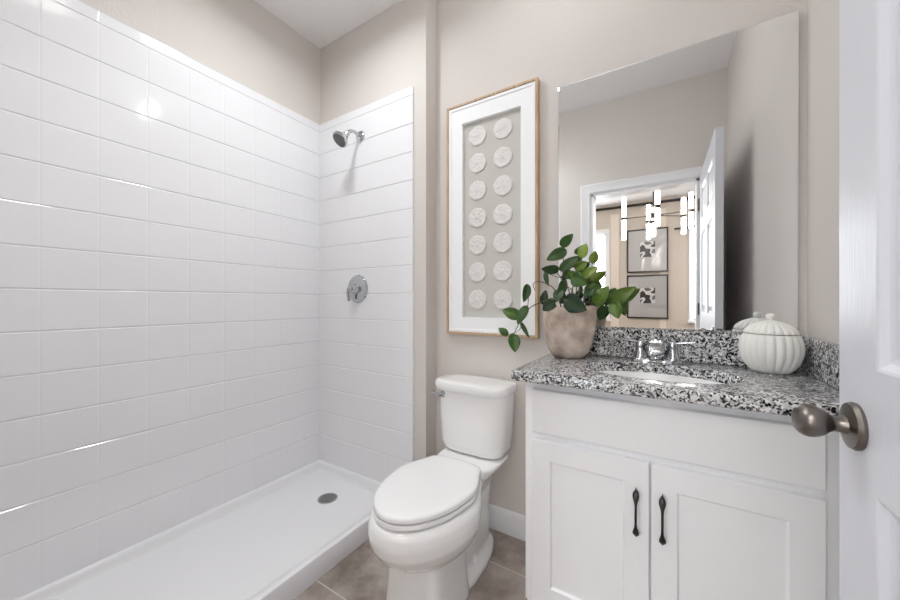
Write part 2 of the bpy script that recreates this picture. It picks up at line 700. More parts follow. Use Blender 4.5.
box(bm, dx + .006, dx + .030, dy1 - .002, dy1 + .0012, KZ - .028, KZ + .028)
obj('latch_plate', bm, M_NICKEL, door)

# ------------------------------------------------------------------ shower surround
GW, GD = .0042, .0030


def tile_coords(lines, a, b_):
    c = {a: 0.0, b_: 0.0}
    for l in lines:
        if a + .012 < l < b_ - .012:
            for k, d in ((-GW, 0), (-GW * .45, .75), (0, 1), (GW * .45, .75), (GW, 0)):
                c[l + k] = d
    return sorted(c.items())


def tile_panel(P, ul, u0, u1, zl, z0, z1, ufac=.13):
    bm = NB()
    U, Z = tile_coords(ul, u0, u1), tile_coords(zl, z0, z1)
    g = [[bm.verts.new(P(u, z, max(du * ufac, dz) * GD)) for u, du in U] for z, dz in Z]
    for i in range(len(Z) - 1):
        for j in range(len(U) - 1):
            bm.faces.new((g[i][j], g[i][j + 1], g[i + 1][j + 1], g[i + 1][j]))
    # turned edge back to the wall
    loop = [g[0][j] for j in range(len(U))] + [g[i][-1] for i in range(1, len(Z))] + \
           [g[-1][j] for j in range(len(U) - 2, -1, -1)] + [g[i][0] for i in range(len(Z) - 2, 0, -1)]
    co = [(U[j][0], Z[0][0]) for j in range(len(U))] + [(U[-1][0], Z[i][0]) for i in range(1, len(Z))] + \
         [(U[j][0], Z[-1][0]) for j in range(len(U) - 2, -1, -1)] + [(U[0][0], Z[i][0]) for i in range(len(Z) - 2, 0, -1)]
    back = [bm.verts.new(P(u, z, .012)) for u, z in co]
    n = len(loop)
    for i in range(n):
        j = (i + 1) % n
        bm.faces.new((loop[j], loop[i], back[i], back[j]))
    bm.faces.new(back)
    return bm


zl = [Z0T + T] + [Z0T - k * T for k in range(0, 13)]
TH = .012
yl = [YS - .133 - k * T for k in range(0, 12)]
bm = tile_panel(lambda u, z, d: (XL + TH - d, u, z), yl, YR1, YS - TH, zl, ZP, ZT)
tag(obj('shower_wall_panel', bm, M_TILE, origin=(XL, .7, ZP)), 'long glossy white tile-patterned shower panel on the left wall', 'shower panel', 'shower wall panels')
XT = -1.144
xl_ = [XT - .036 - k * T for k in range(0, 5)]
bm = tile_panel(lambda u, z, d: (u, YS - TH + d, z), xl_, XL + TH, XT, zl, ZP, ZT)
tag(obj('shower_wall_panel', bm, M_TILE, origin=(-1.54, YS, ZP)), 'short white tile-patterned shower panel behind the shower head and valve', 'shower panel', 'shower wall panels')

# shower pan
pan = thing('shower_pan', 'long white acrylic shower pan with a low curb on the floor', 'shower pan', (-1.55, .7, 0))
px0, px1, py0, py1 = XL, XK, YR1, YS
bm = NB()


def sst(t):
    t = min(1, max(0, t))
    return t * t * (3 - 2 * t)


DRX, DRY = -1.568, 1.243


def panz(x, y):
    dwall = min(x - px0, y - py0, py1 - y)
    dcurb = px1 - x
    drop = min(sst((dwall - .022) / .028), sst((dcurb - .002) / .11))
    floor = .042 + .010 * min(1, math.hypot(x - DRX, (y - DRY) * .7) / .8)
    return ZP + (floor - ZP) * drop


gx = [px0, px0 + .010, px0 + .022, px0 + .027, px0 + .032, px0 + .037, px0 + .042, px0 + .05] + \
     [px0 + .05 + (px1 - px0 - .16) * i / 12 for i in range(1, 13)] + [px1 - .11 + .104 * i / 10 for i in range(1, 11)] + [px1 - .003]
gy = [py0, py0 + .02, py0 + .03, py0 + .04, py0 + .05] + [py0 + .05 + (py1 - py0 - .1) * i / 30 for i in range(1, 31)] + \
     [py1 - .042, py1 - .037, py1 - .032, py1 - .027, py1 - .022, py1 - .01, py1]
g = [[bm.verts.new((x, y, panz(x, y))) for x in gx] for y in gy]
for i in range(len(gy) - 1):
    for j in range(len(gx) - 1):
        bm.faces.new((g[i][j], g[i][j + 1], g[i + 1][j + 1], g[i + 1][j]))
c1 = [bm.verts.new((px1, y, ZP - .004)) for y in gy]
c2 = [bm.verts.new((px1, y, 0.0)) for y in gy]
for i in range(len(gy) - 1):
    bm.faces.new((g[i][-1], c1[i], c1[i + 1], g[i + 1][-1]))
    bm.faces.new((c1[i], c2[i], c2[i + 1], c1[i + 1]))
for row, k in ((g[0], 0), (g[-1], -1)):
    lo = [bm.verts.new((x, gy[k], 0)) for x in gx]
    for j in range(len(gx) - 1):
        bm.faces.new((row[j], row[j + 1], lo[j + 1], lo[j]))
    bm.faces.new((row[-1], c1[k], c2[k], lo[-1]))
obj('basin', bm, M_PAN, pan, smooth=40)
DZZ = panz(DRX, DRY)
bm = NB()
lathe(bm, [(0, -.02), (.05, -.02), (.0525, .0), (.0525, .003), (.049, .0045), (.046, .003), (0, .003)], (DRX, DRY, DZZ), (0, 0, 1), 48)
dr = obj('drain', bm, M_DRAIN, pan, smooth=35)
bm = NB()
for ring, cnt in ((.012, 6), (.024, 12), (.036, 18)):
    for i in range(cnt):
        a = 2 * PI * i / cnt
        lathe(bm, [(0, .0026), (.0034, .0026), (.0034, .0036), (0, .0036)], (DRX + ring * math.cos(a), DRY + ring * math.sin(a), DZZ), (0, 0, 1), 8)
obj('drain_holes', bm, M_DARK, dr)

# shower head
FX, FZ = -1.538, 2.112
yw = YS - TH
sh = thing('showerhead', 'chrome shower head on a curved arm high on the shower end wall', 'shower head', (FX, yw, FZ))
bm = NB()
lathe(bm, [(0, 0), (.034, 0), (.034, .004), (.029, .010), (.018, .014), (0, .014)], (FX, yw, FZ), (0, -1, 0), 36)
obj('flange', bm, M_CHROME, sh, smooth=35)
HB = Vector((FX - .004, yw - .100, FZ - .022))
HD = Vector((-.18, -.62, -.72)).normalized()
bm = NB()
tube(bm, [(FX, yw - .006, FZ), (FX, yw - .045, FZ + .010), (FX - .002, yw - .078, FZ + .002), tuple(HB)], .0095, 16)
obj('arm', bm, M_CHROME, sh, smooth=50)
bm = NB()
lathe(bm, [(0, -.012), (.011, -.012), (.015, -.006), (.016, 0), (.014, .006), (.013, .012), (.020, .016), (.022, .022), (.029, .032), (.041, .048), (.047, .058), (.0475, .066), (.044, .070), (0, .070)], HB, HD, 40)
hd = obj('spray_head', bm, M_CHROME, sh, smooth=35)
bm = NB()
lathe(bm, [(0, .0695), (.041, .0695), (.040, .0725), (0, .0725)], HB, HD, 36)
obj('spray_face', bm, M_RUBBER, hd, smooth=35)

# shower valve
VX, VZ = -1.560, 1.202
va = thing('shower_valve', 'round chrome shower valve with a lever on the end wall', 'shower valve', (VX, yw, VZ))
bm = NB()
lathe(bm, [(0, 0), (.082, 0), (.084, .003), (.080, .008), (.060, .013), (.040, .016), (0, .016)], (VX, yw, VZ), (0, -1, 0), 56)
obj('escutcheon', bm, M_CHROME, va, smooth=35)
bm = NB()
lathe(bm, [(0, .012), (.030, .012), (.029, .028), (.024, .040), (.022, .058), (.017, .063), (0, .064)], (VX, yw, VZ), (0, -1, 0), 36)
hv = obj('handle_hub', bm, M_CHROME, va, smooth=35)
bm = NB()
tube(bm, [(VX + .004, yw - .050, VZ + .012), (VX - .016, yw - .058, VZ + .002), (VX - .030, yw - .052, VZ - .03), (VX - .034, yw - .040, VZ - .072)], lambda s: .0115 - .003 * s, 16, flat=.8)
obj('lever', bm, M_CHROME, hv, smooth=60)

# ------------------------------------------------------------------ toilet
TX = -.745
toi = thing('toilet', 'white two-piece toilet with closed lid between shower and vanity', 'toilet', (TX, 1.2, 0))


def eggring(z, yf, yb, hw, bw, split=.58, n=56, flatf=2.0):
    """plan outline: elliptical nose towards -y, squarer back of half-width bw"""
    L = yb - yf
    half = []
    m = n // 2
    for i in range(m + 1):
        t = i / m
        s = .5 - .5 * math.cos(PI * t)
        if s < split:
            w = hw * max(0, 1 - abs((split - s) / split) ** flatf) ** (1 / flatf)
        else:
            q = (s - split) / (1 - split)
            w = hw - (hw - bw) * sst(q)
            if q > .82:
                w *= math.sqrt(max(0, 1 - ((q - .82) / .18) ** 2)) * .999 + .001 if q < 1 else 0
        half.append((w, yf + s * L))
    pts = [(TX + w, y, z) for w, y in half] + [(TX - w, y, z) for w, y in reversed(half[1:-1])]
    return pts


bm = NB()
# bowl and front pedestal, one loft from the floor up
ks = [(.20, .945, 1.20, .098, .08), (.222, .905, 1.22, .128, .09), (.25, .855, 1.24, .157, .10), (.285, .818, 1.26, .176, .110), (.32, .796, 1.27, .189, .116), (.355, .790, 1.28, .191, .12), (.385, .794, 1.285, .188, .12), (.400, .802, 1.282, .180, .118), (.405, .812, 1.275, .172, .112)]
loft(bm, [eggring(*k) for k in ks])
t = NB()
loft(t, [superell(TX, 1.043, hx, hy, z, 7.0, 64) for z, hx, hy in ((0, .120, .131), (.02, .119, .130), (.12, .112, .121), (.26, .108, .112))])
join(bm, t)
# rear trapway column
t = NB()
ks = [(.0, 1.30, .098, .20), (.03, 1.30, .094, .19), (.06, 1.30, .078, .17), (.2, 1.31, .076, .16), (.30, 1.33, .080, .16), (.35, 1.36, .092, .165), (.385, 1.385, .125, .155), (.405, 1.395, .143, .145), (.420, 1.395, .150, .142), (.425, 1.395, .147, .139)]
loft(t, [superell(TX, yc, hx, hy, z, 3.2, 48) for z, yc, hx, hy in ks])
join(bm, t)
# foot flange
t = NB()
ks = [(0, .112, .225), (.022, .112, .225), (.034, .105, .218), (.045, .088, .20)]
loft(t, [superell(TX, 1.262, hx, hy, z, 2.6, 48) for z, hx, hy in ks])
join(bm, t)
# bridge between bowl rim and tank deck
t = NB()
loft(t, [superell(TX, 1.30, hx, hy, z, 4, 48) for z, hx, hy in ((.30, .08, .12), (.35, .098, .15), (.40, .116, .18), (.405, .113, .176))])
join(bm, t)
bowl = obj('bowl', bm, M_CERAMIC, toi)
rm = bowl.modifiers.new('r', 'REMESH')
rm.mode = 'VOXEL'
rm.voxel_size = .0055
rm.use_smooth_shade = True
smm = bowl.modifiers.new('s', 'SMOOTH')
smm.factor = .5
smm.iterations = 7
apply_mods(bowl)
bm = NB()
for sx in (1, -1):
    lathe(bm, [(0, .02), (.017, .02), (.017, .034), (.013, .048), (.007, .054), (0, .055)], (TX + sx * .078, 1.265, .018), (0, 0, 1), 24)
    if sx == 1:
        obj('bolt_cap', bm, M_SEAT, toi, smooth=40)
        bm = NB()
    else:
        obj('bolt_cap', bm, M_SEAT, toi, smooth=40)
        bm = NB()
bm.free()


def seatring(z, ins=0.0, n=64):
    yf, yb, hw, bw = .806 + ins, 1.272 - ins, .173 - ins, .118 - ins
    return eggring(z, yf, yb, hw, bw, .60, n, 2.0)


bm = NB()
loft(bm, [seatring(z, i) for z, i in ((.4105, .07), (.4105, .004), (.413, .001), (.423, .001), (.4265, .004), (.4265, .07))])
obj('seat', bm, M_SEAT, toi, smooth=40)
bm = NB()
loft(bm, [seatring(z, i) for z, i in ((.4318, .07), (.4318, .004), (.434, .001), (.444, .001), (.4485, .003), (.4515, .008), (.454, .02), (.4555, .045), (.4565, .09))])
obj('lid', bm, M_SEAT, toi, smooth=40)
for sx in (1, -1):
    bm = NB()
    box(bm, TX + sx * .07 - .024, TX + sx * .07 + .024, 1.262, 1.280, .404, .440, .006, 3)
    obj('seat_hinge', bm, M_SEAT, toi, smooth=40)
bm = NB()
ks = [(.4285, .120, .066), (.431, .140, .078), (.441, .153, .088), (.47, .163, .093), (.60, .171, .097), (.715, .177, .100)]
loft(bm, [superell(TX - .008, 1.543 - .1005, hx, hy, z, 3.6, 72) for z, hx, hy in ks])
tank = obj('tank', bm, M_CERAMIC, toi, smooth=40)
bm = NB()
ks = [(.717, .176, .099), (.717, .186, .107), (.722, .190, .110), (.744, .190, .110), (.752, .187, .107), (.7565, .178, .098), (.758, .12, .06)]
loft(bm, [superell(TX - .008, 1.543 - .1105, hx, hy, z, 3.8, 72) for z, hx, hy in ks])
obj('tank_lid', bm, M_CERAMIC, toi, smooth=40)
LY = 1.352
bm = NB()
lathe(bm, [(0, 0), (.017, 0), (.017, .006), (.011, .012), (.009, .022), (0, .022)], (TX - .136, LY + .006, .691), (0, -1, 0), 24)
fl = obj('flush_lever', bm, M_CHROME, tank, smooth=40)
bm = NB()
tube(bm, [(TX - .134, LY - .012, .691), (TX - .160, LY - .016, .690), (TX - .192, LY - .012, .696)], lambda s: .0075 - .001 * s, 14, flat=1.2)
obj('flush_lever', bm, M_CHROME, tank, smooth=60)

# ------------------------------------------------------------------ vanity
VL, VR, VY, VB = -.405, XR - .001, 1.146, YB
CT, CB = .902, .869
van = thing('vanity_cabinet', 'white shaker vanity cabinet under the speckled granite countertop', 'cabinet', (0, 1.34, 0))
bm = NB()
box(bm, VL, VL + .016, VY + .018, VB - .002, 0, CB)
box(bm, VR - .016, VR, VY + .018, VB - .002, 0, CB)
box(bm, VL, VR, VB - .010, VB - .002, 0, CB)
box(bm, VL + .016, VR - .016, VY + .018, VB - .010, .10, .116)
box(bm, VL, VR, VY + .06, VY + .075, 0, .10)
for q in ((VL, -.350, .10, CB), (.287, VR, .10, CB), (-.350, .287, .10, .155), (-.350, .287, .64, .72), (-.350, .287, .80, CB), (-.06, .0, .155, .64)):
    box(bm, q[0], q[1], VY, VY + .018, q[2], q[3])
obj('cabinet_body', bm, M_CAB, van)
DFY = VY - .025   # front of doors


def front(x0, x1, z0, z1, panel=None):
    bm = NB()
    ch = .0025
    P = lambda u, w, d: (u, DFY + d, w)
    pan_ = [panel] if panel else []
    panel_face(x0 + ch, x1 - ch, z0 + ch, z1 - ch, pan_, [(.002, .0005), (.006, .008), (.008, .009)], P, bm)
    r = [[(x0 + ch, DFY, z0 + ch), (x1 - ch, DFY, z0 + ch), (x1 - ch, DFY, z1 - ch), (x0 + ch, DFY, z1 - ch)],
         [(x0, DFY + ch, z0), (x1, DFY + ch, z0), (x1, DFY + ch, z1), (x0, DFY + ch, z1)],
         [(x0, VY, z0), (x1, VY, z0), (x1, VY, z1), (x0, VY, z1)]]
    loft(bm, r, cap0=False, cap1=True)
    bmesh.ops.remove_doubles(bm, verts=bm.verts, dist=1e-5)
    return bm


# pixel-measured sizes refer to the front plane itself
obj('drawer_front', front(-.376, .318, .690, .832), M_CAB, van, smooth=20)
dl = obj('cabinet_door', front(-.376, -.034, .125, .667, (-.316, -.094, .185, .604)), M_CAB, van, smooth=20)
drr = obj('cabinet_door', front(-.029, .318, .125, .667, (.030, .258, .185, .604)), M_CAB, van, smooth=20)


def pull(x, z0, z1):
    bm = NB()
    zc, hl = (z0 + z1) / 2, (z1 - z0) / 2
    rings = []
    N = 36
    for i in range(N + 1):
        s = -1 + 2 * i / N
        a = abs(s)
        w = .0032 + .0052 * math.exp(-((a - .74) / .2) ** 2)
        if a > .84:
            w *= max(.08, (1 - a) / .16)
        off = .024 * (1 - a ** 6) + .004 if a < .97 else .004
        y = DFY - (.006 + .020 * (1 - a ** 4))
        d = .0035 if a < .8 else .003
        z = zc + s * hl
        rings.append([(x + w * math.cos(t), y + d * math.sin(t), z) for t in [2 * PI * q / 12 for q in range(12)]])
    loft(bm, rings)
    for s in (-1, 1):
        lathe(bm, [(0, 0), (.0055, 0), (.0045, .008), (.004, .016), (0, .016)], (x, DFY, zc + s * hl * .78), (0, -1, 0), 14)
    return bm


obj('door_pull', pull(-.066, .452, .594), M_BLACK, dl, smooth=50)
obj('door_pull', pull(-.002, .452, .594), M_BLACK, drr, smooth=50)

# countertop with an oval hole
SX, SY, SA, SB = -.020, 1.288, .216, .146
CX0, CX1, CY0, CY1 = -.422, XR - .0005, 1.053, YB - .0005
angs = [2 * PI * i / 96 for i in range(96)]
for X, Y in ((CX0, CY0), (CX1, CY0), (CX1, CY1), (CX0, CY1)):
    angs.append(math.atan2(Y - SY, X - SX) % (2 * PI))
angs = sorted(set(round(a, 6) for a in angs))


def rect_pt(a, ins):
    c, s = math.cos(a), math.sin(a)
    k = []
    if abs(c) > 1e-9:
        k.append(((CX1 - ins if c > 0 else CX0 + ins) - SX) / c)
    if abs(s) > 1e-9:
        k.append(((CY1 - ins if s > 0 else CY0 + ins) - SY) / s)
    q = min(v for v in k if v > 0)
    return SX + c * q, SY + s * q


def ell_pt(a, d):
    c, s = math.cos(a), math.sin(a)
    q = 1 / math.sqrt((c / (SA + d)) ** 2 + (s / (SB + d)) ** 2)
    return SX + c * q, SY + s * q


bm = NB()
e = .005
rr = [[(*ell_pt(a, 0), CB) for a in angs], [(*ell_pt(a, 0), CT - .003) for a in angs], [(*ell_pt(a, .003), CT) for a in angs],
      [(*rect_pt(a, e), CT) for a in angs], [(*rect_pt(a, e * .3), CT - e * .3) for a in angs], [(*rect_pt(a, 0), CT - e) for a in angs],
      [(*rect_pt(a, 0), CB + .003) for a in angs], [(*rect_pt(a, .003), CB) for a in angs], [(*ell_pt(a, 0), CB) for a in angs]]
loft(bm, rr, False, False)
bmesh.ops.remove_doubles(bm, verts=bm.verts, dist=1e-5)
tag(obj('countertop', bm, M_GRANITE, origin=(0, 1.31, CB), smooth=35), 'black white and grey granite countertop slab with an oval sink hole', 'countertop')
tag(obj('backsplash', box(NB(), CX0, CX1, YB - .0205, YB - .0005, CT + .0003, 1.017, .002, 2), M_GRANITE, origin=(0, YB - .01, CT)), 'long granite backsplash strip under the mirror', 'backsplash')
tag(obj('side_splash', box(NB(), XR - .019, XR - .0005, CY0 + .004, YB - .0208, CT + .0003, 1.014, .002, 2), M_GRANITE, origin=(XR - .01, 1.3, CT)), 'short granite side splash against the right wall beside the ribbed jar', 'side splash')

# sink basin
sk = thing('sink_basin', 'white oval undermount sink set in the granite countertop', 'sink', (SX, SY, CB - .14))
bm = NB()
rings = []
n = 72
prof = [(1.10, 0), (1.015, 0), (.99, -.008), (.965, -.04), (.90, -.08), (.74, -.112), (.5, -.128), (.12, -.134)]
out = [(.12, -.142), (.55, -.138), (.80, -.122), (.96, -.085), (1.03, -.04), (1.06, -.01), (1.10, -.008)]
for k, z in prof + out:
    rings.append([(SX + SA * k * math.cos(2 * PI * i / n), SY + SB * k * math.sin(2 * PI * i / n), CB + z) for i in range(n)])
loft(bm, rings + [rings[0]], False, False)
bmesh.ops.remove_doubles(bm, verts=bm.verts, dist=1e-5)
obj('basin', bm, M_BASIN, sk, smooth=40)
bm = NB()
lathe(bm, [(0, -.15), (.022, -.15), (.024, -.132), (.022, -.130), (.014, -.131), (0, -.129)], (SX, SY, CB), (0, 0, 1), 32)
obj('sink_drain', bm, M_CHROME, sk, smooth=40)

# faucet
FAX, FAY = -.022, 1.478
fa = thing('faucet', 'chrome two-handle centerset faucet behind the oval sink', 'faucet', (FAX, FAY, CT))
bm = NB()
loft(bm, [superell(FAX, FAY, hx, hy, CT + z, 2.8, 48) for z, hx, hy in ((0, .082, .028), (.008, .082, .028), (.013, .078, .025), (.016, .07, .018))])
obj('base_plate', bm, M_CHROME, fa, smooth=40)
bm = NB()
lathe(bm, [(0, .01), (.024, .01), (.021, .035), (.019, .06), (.017, .068), (0, .070)], (FAX, FAY + .004, CT), (0, 0, 1), 32)
sr = []
for yy, zt, zb, w in ((.012, .084, .030, .024), (0, .086, .030, .026), (-.03, .087, .040, .027), (-.07, .080, .044, .027), (-.105, .070, .040, .026), (-.118, .063, .036, .024), (-.122, .056, .038, .018)):
    zc, hz = (zt + zb) / 2, (zt - zb) / 2
    sr.append([(FAX + w * math.copysign(abs(math.cos(t)) ** .6, math.cos(t)), FAY + yy, CT + zc + hz * math.copysign(abs(math.sin(t)) ** .6, math.sin(t))) for t in [2 * PI * q / 24 for q in range(24)]])
loft(bm, sr)
sp = obj('spout', bm, M_CHROME, fa, smooth=45)
bm = NB()
lathe(bm, [(0, 0), (.010, 0), (.010, .010), (0, .010)], (FAX, FAY - .100, CT + .032), (0, 0, 1), 20)
obj('aerator', bm, M_CHROME, sp, smooth=40)
for sx in (-1, 1):
    hx = FAX + sx * .051
    bm = NB()
    lathe(bm, [(0, .012), (.024, .012), (.023, .022), (.018, .034), (.0155, .055), (.017, .066), (.014, .076), (0, .080)], (hx, FAY, CT), (0, 0, 1), 28)
    hb = obj('handle', bm, M_CHROME, fa, smooth=40)
    bm = NB()
    tube(bm, [(hx, FAY, CT + .070), (hx + sx * .03, FAY - .004, CT + .076), (hx + sx * .068, FAY - .010, CT + .080)], lambda s: .0085 - .0025 * s, 14, flat=.6)
    obj('handle_lever', bm, M_CHROME, hb, smooth=60)

# ------------------------------------------------------------------ mirror
MX0, MX1, MZ0, MZ1 = -.396, .376, 1.0185, 2.078
mw, mh = MX1 - MX0, MZ1 - MZ0
bm = NB()
bv = .004
r0 = [(-mw / 2, 0, 0), (mw / 2, 0, 0), (mw / 2, 0, mh), (-mw / 2, 0, mh)]
ins = lambda p, d, y: (p[0] - math.copysign(d, p[0]), y, p[2] + (d if p[2] < mh / 2 else -d))
loft(bm, [[(p[0], .006, p[2]) for p in r0], [(p[0], .0015, p[2]) for p in r0], [ins(p, bv, 0) for p in r0]], True, True)
bm.normal_update()
for f in bm.faces:
    f.material_index = 1 if abs(f.calc_center_median().y - .006) < 1e-4 or abs(f.normal.y) < .3 else 0
mir = obj('mirror', bm, [M_MIRROR, M_MEDGE], recalc=True)
mir.location = ((MX0 + MX1) / 2, YB - .0095, MZ0)
mir.rotation_euler = (.0065, 0, .0029)
tag(mir, 'large frameless rectangular mirror on the wall above the granite backsplash', 'mirror')

# ------------------------------------------------------------------ framed shell art
AX0, AX1, AZ0, AZ1 = -.976, -.484, .957, 2.150
art = thing('framed_art', 'tall oak shadow box frame with fourteen white shells above the toilet', 'wall art', ((AX0 + AX1) / 2, YB, AZ0))
fy = YB - .034


def rect_ring(bm, x0, x1, z0, z1, w, ya, yb_, bev=.0015):
    """mitred frame from outer rectangle inwards by w, front ya to back yb_"""
    P = [(x0, z0, 1, 1), (x1, z0, -1, 1), (x1, z1, -1, -1), (x0, z1, 1, -1)]
    sec = [(0, yb_), (0, ya + bev), (bev, ya), (w - bev, ya), (w, ya + bev), (w, yb_)]
    rings = [[(x + sx * u, y, z + sz * u) for u, y in sec] for x, z, sx, sz in P]
    rings.append(rings[0])
    loft(bm, rings, False, False)
    bmesh.ops.remove_doubles(bm, verts=bm.verts, dist=1e-5)
    return bm


obj('frame', rect_ring(NB(), AX0, AX1, AZ0, AZ1, .013, fy, YB - .0005), M_OAK, art)
MI = (-.884, -.568, 1.046, 2.046)
bm = NB()
rect_ring(bm, AX0 + .013, AX1 - .013, AZ0 + .013, AZ1 - .013, .016, fy + .004, YB - .003)
# flat mat between the inner lip and the opening
P = [(AX0 + .029, AZ0 + .029, MI[0], MI[2]), (AX1 - .029, AZ0 + .029, MI[1], MI[2]), (AX1 - .029, AZ1 - .029, MI[1], MI[3]), (AX0 + .029, AZ1 - .029, MI[0], MI[3])]
o_ = [bm.verts.new((x, fy + .008, z)) for x, z, _, _ in P]
i_ = [bm.verts.new((x, fy + .008, z)) for _, _, x, z in P]
k_ = [bm.verts.new((x, YB - .008, z)) for _, _, x, z in P]
for q in range(4):
    w_ = (q + 1) % 4
    bm.faces.new((o_[q], o_[w_], i_[w_], i_[q]))
    bm.faces.new((i_[q], i_[w_], k_[w_], k_[q]))
obj('mat', bm, M_MAT, art)
obj('backing', box(NB(), MI[0] - .01, MI[1] + .01, YB - .0078, YB - .004, MI[2] - .01, MI[3] + .01), M_LINEN, art)


def shell_bm(cx, cz, seed):
    rnd = random.Random(seed)
    bm = NB()
    y0 = YB - .008
    R = .0495
    ph = rnd.uniform(0, 6)
    nl = 7
    rings = []
    n = 56
    prof_ = [(1.0, 0), (1.0, .003), (.97, .006), (.86, .0065), (.74, .0085), (.68, .0055), (.55, .0075), (.45, .0125), (.38, .008), (.25, .010), (.14, .016), (.03, .017)]
    for k, h in prof_:
        ring = []
        for i in range(n):
            a = 2 * PI * i / n
            lob = abs(math.sin(nl * (a + ph) / 2))
            rad = R * k * (1 - .07 * (1 - lob) ** 3 * (1 if k > .5 else .6) + .012 * math.sin(3 * a + ph))
            hh = (h * .30 + (.004 if k < .999 or h > 0 else 0)) * (1 + .10 * math.sin(nl * a + ph * 2 + k * 4))
            ring.append((cx + rad * math.cos(a), y0 - hh, cz + rad * math.sin(a)))
        rings.append(ring)
    loft(bm, rings)
    return bm


for r in range(7):
    for c, x in enumerate((-.803, -.665)):
        obj('shell', shell_bm(x, 1.9705 - r * .139, r * 2 + c), M_SHELL, art, smooth=50)

# ------------------------------------------------------------------ potted plant
PX, PY, PZ = -.328, 1.437, CT
pl = thing('potted_plant', 'green trailing pothos in a blush concrete pot on the countertop', 'potted plant', (PX, PY, PZ))
bm = NB()
rot = math.radians(28)


def potring(z, h, e=2.9, dip=0.0, n=64):
    pts = []
    for x, y, _ in superell(0, 0, h, h, 0, e, n):
        X, Y = x * math.cos(rot) - y * math.sin(rot), x * math.sin(rot) + y * math.cos(rot)
        dz = -dip * max(0, min(1, (-x / h - .72) / .2))
        pts.append((PX + X, PY + Y, z + dz))
    return pts


pk = [(0, .048), (.003, .055), (.012, .064), (.03, .076), (.055, .084), (.09, .090), (.14, .0935), (.175, .0935), (.200, .0925)]
rings = [potring(PZ + z, h, 2.4 + z * 13, .012 * max(0, z - .1) / .1) for z, h in pk]
rings += [potring(PZ + .2035, .0895, 5, .012), potring(PZ + .200, .0855, 5, .012), potring(PZ + .15, .082, 4.0)]
loft(bm, rings)
pot = obj('pot', bm, M_POT, pl, smooth=50)
bm = NB()
loft(bm, [potring(PZ + .16, .0815), potring(PZ + .176, .0825), potring(PZ + .182, .05), potring(PZ + .184, .01)])
obj('soil', bm, M_SOIL, pl, smooth=60)

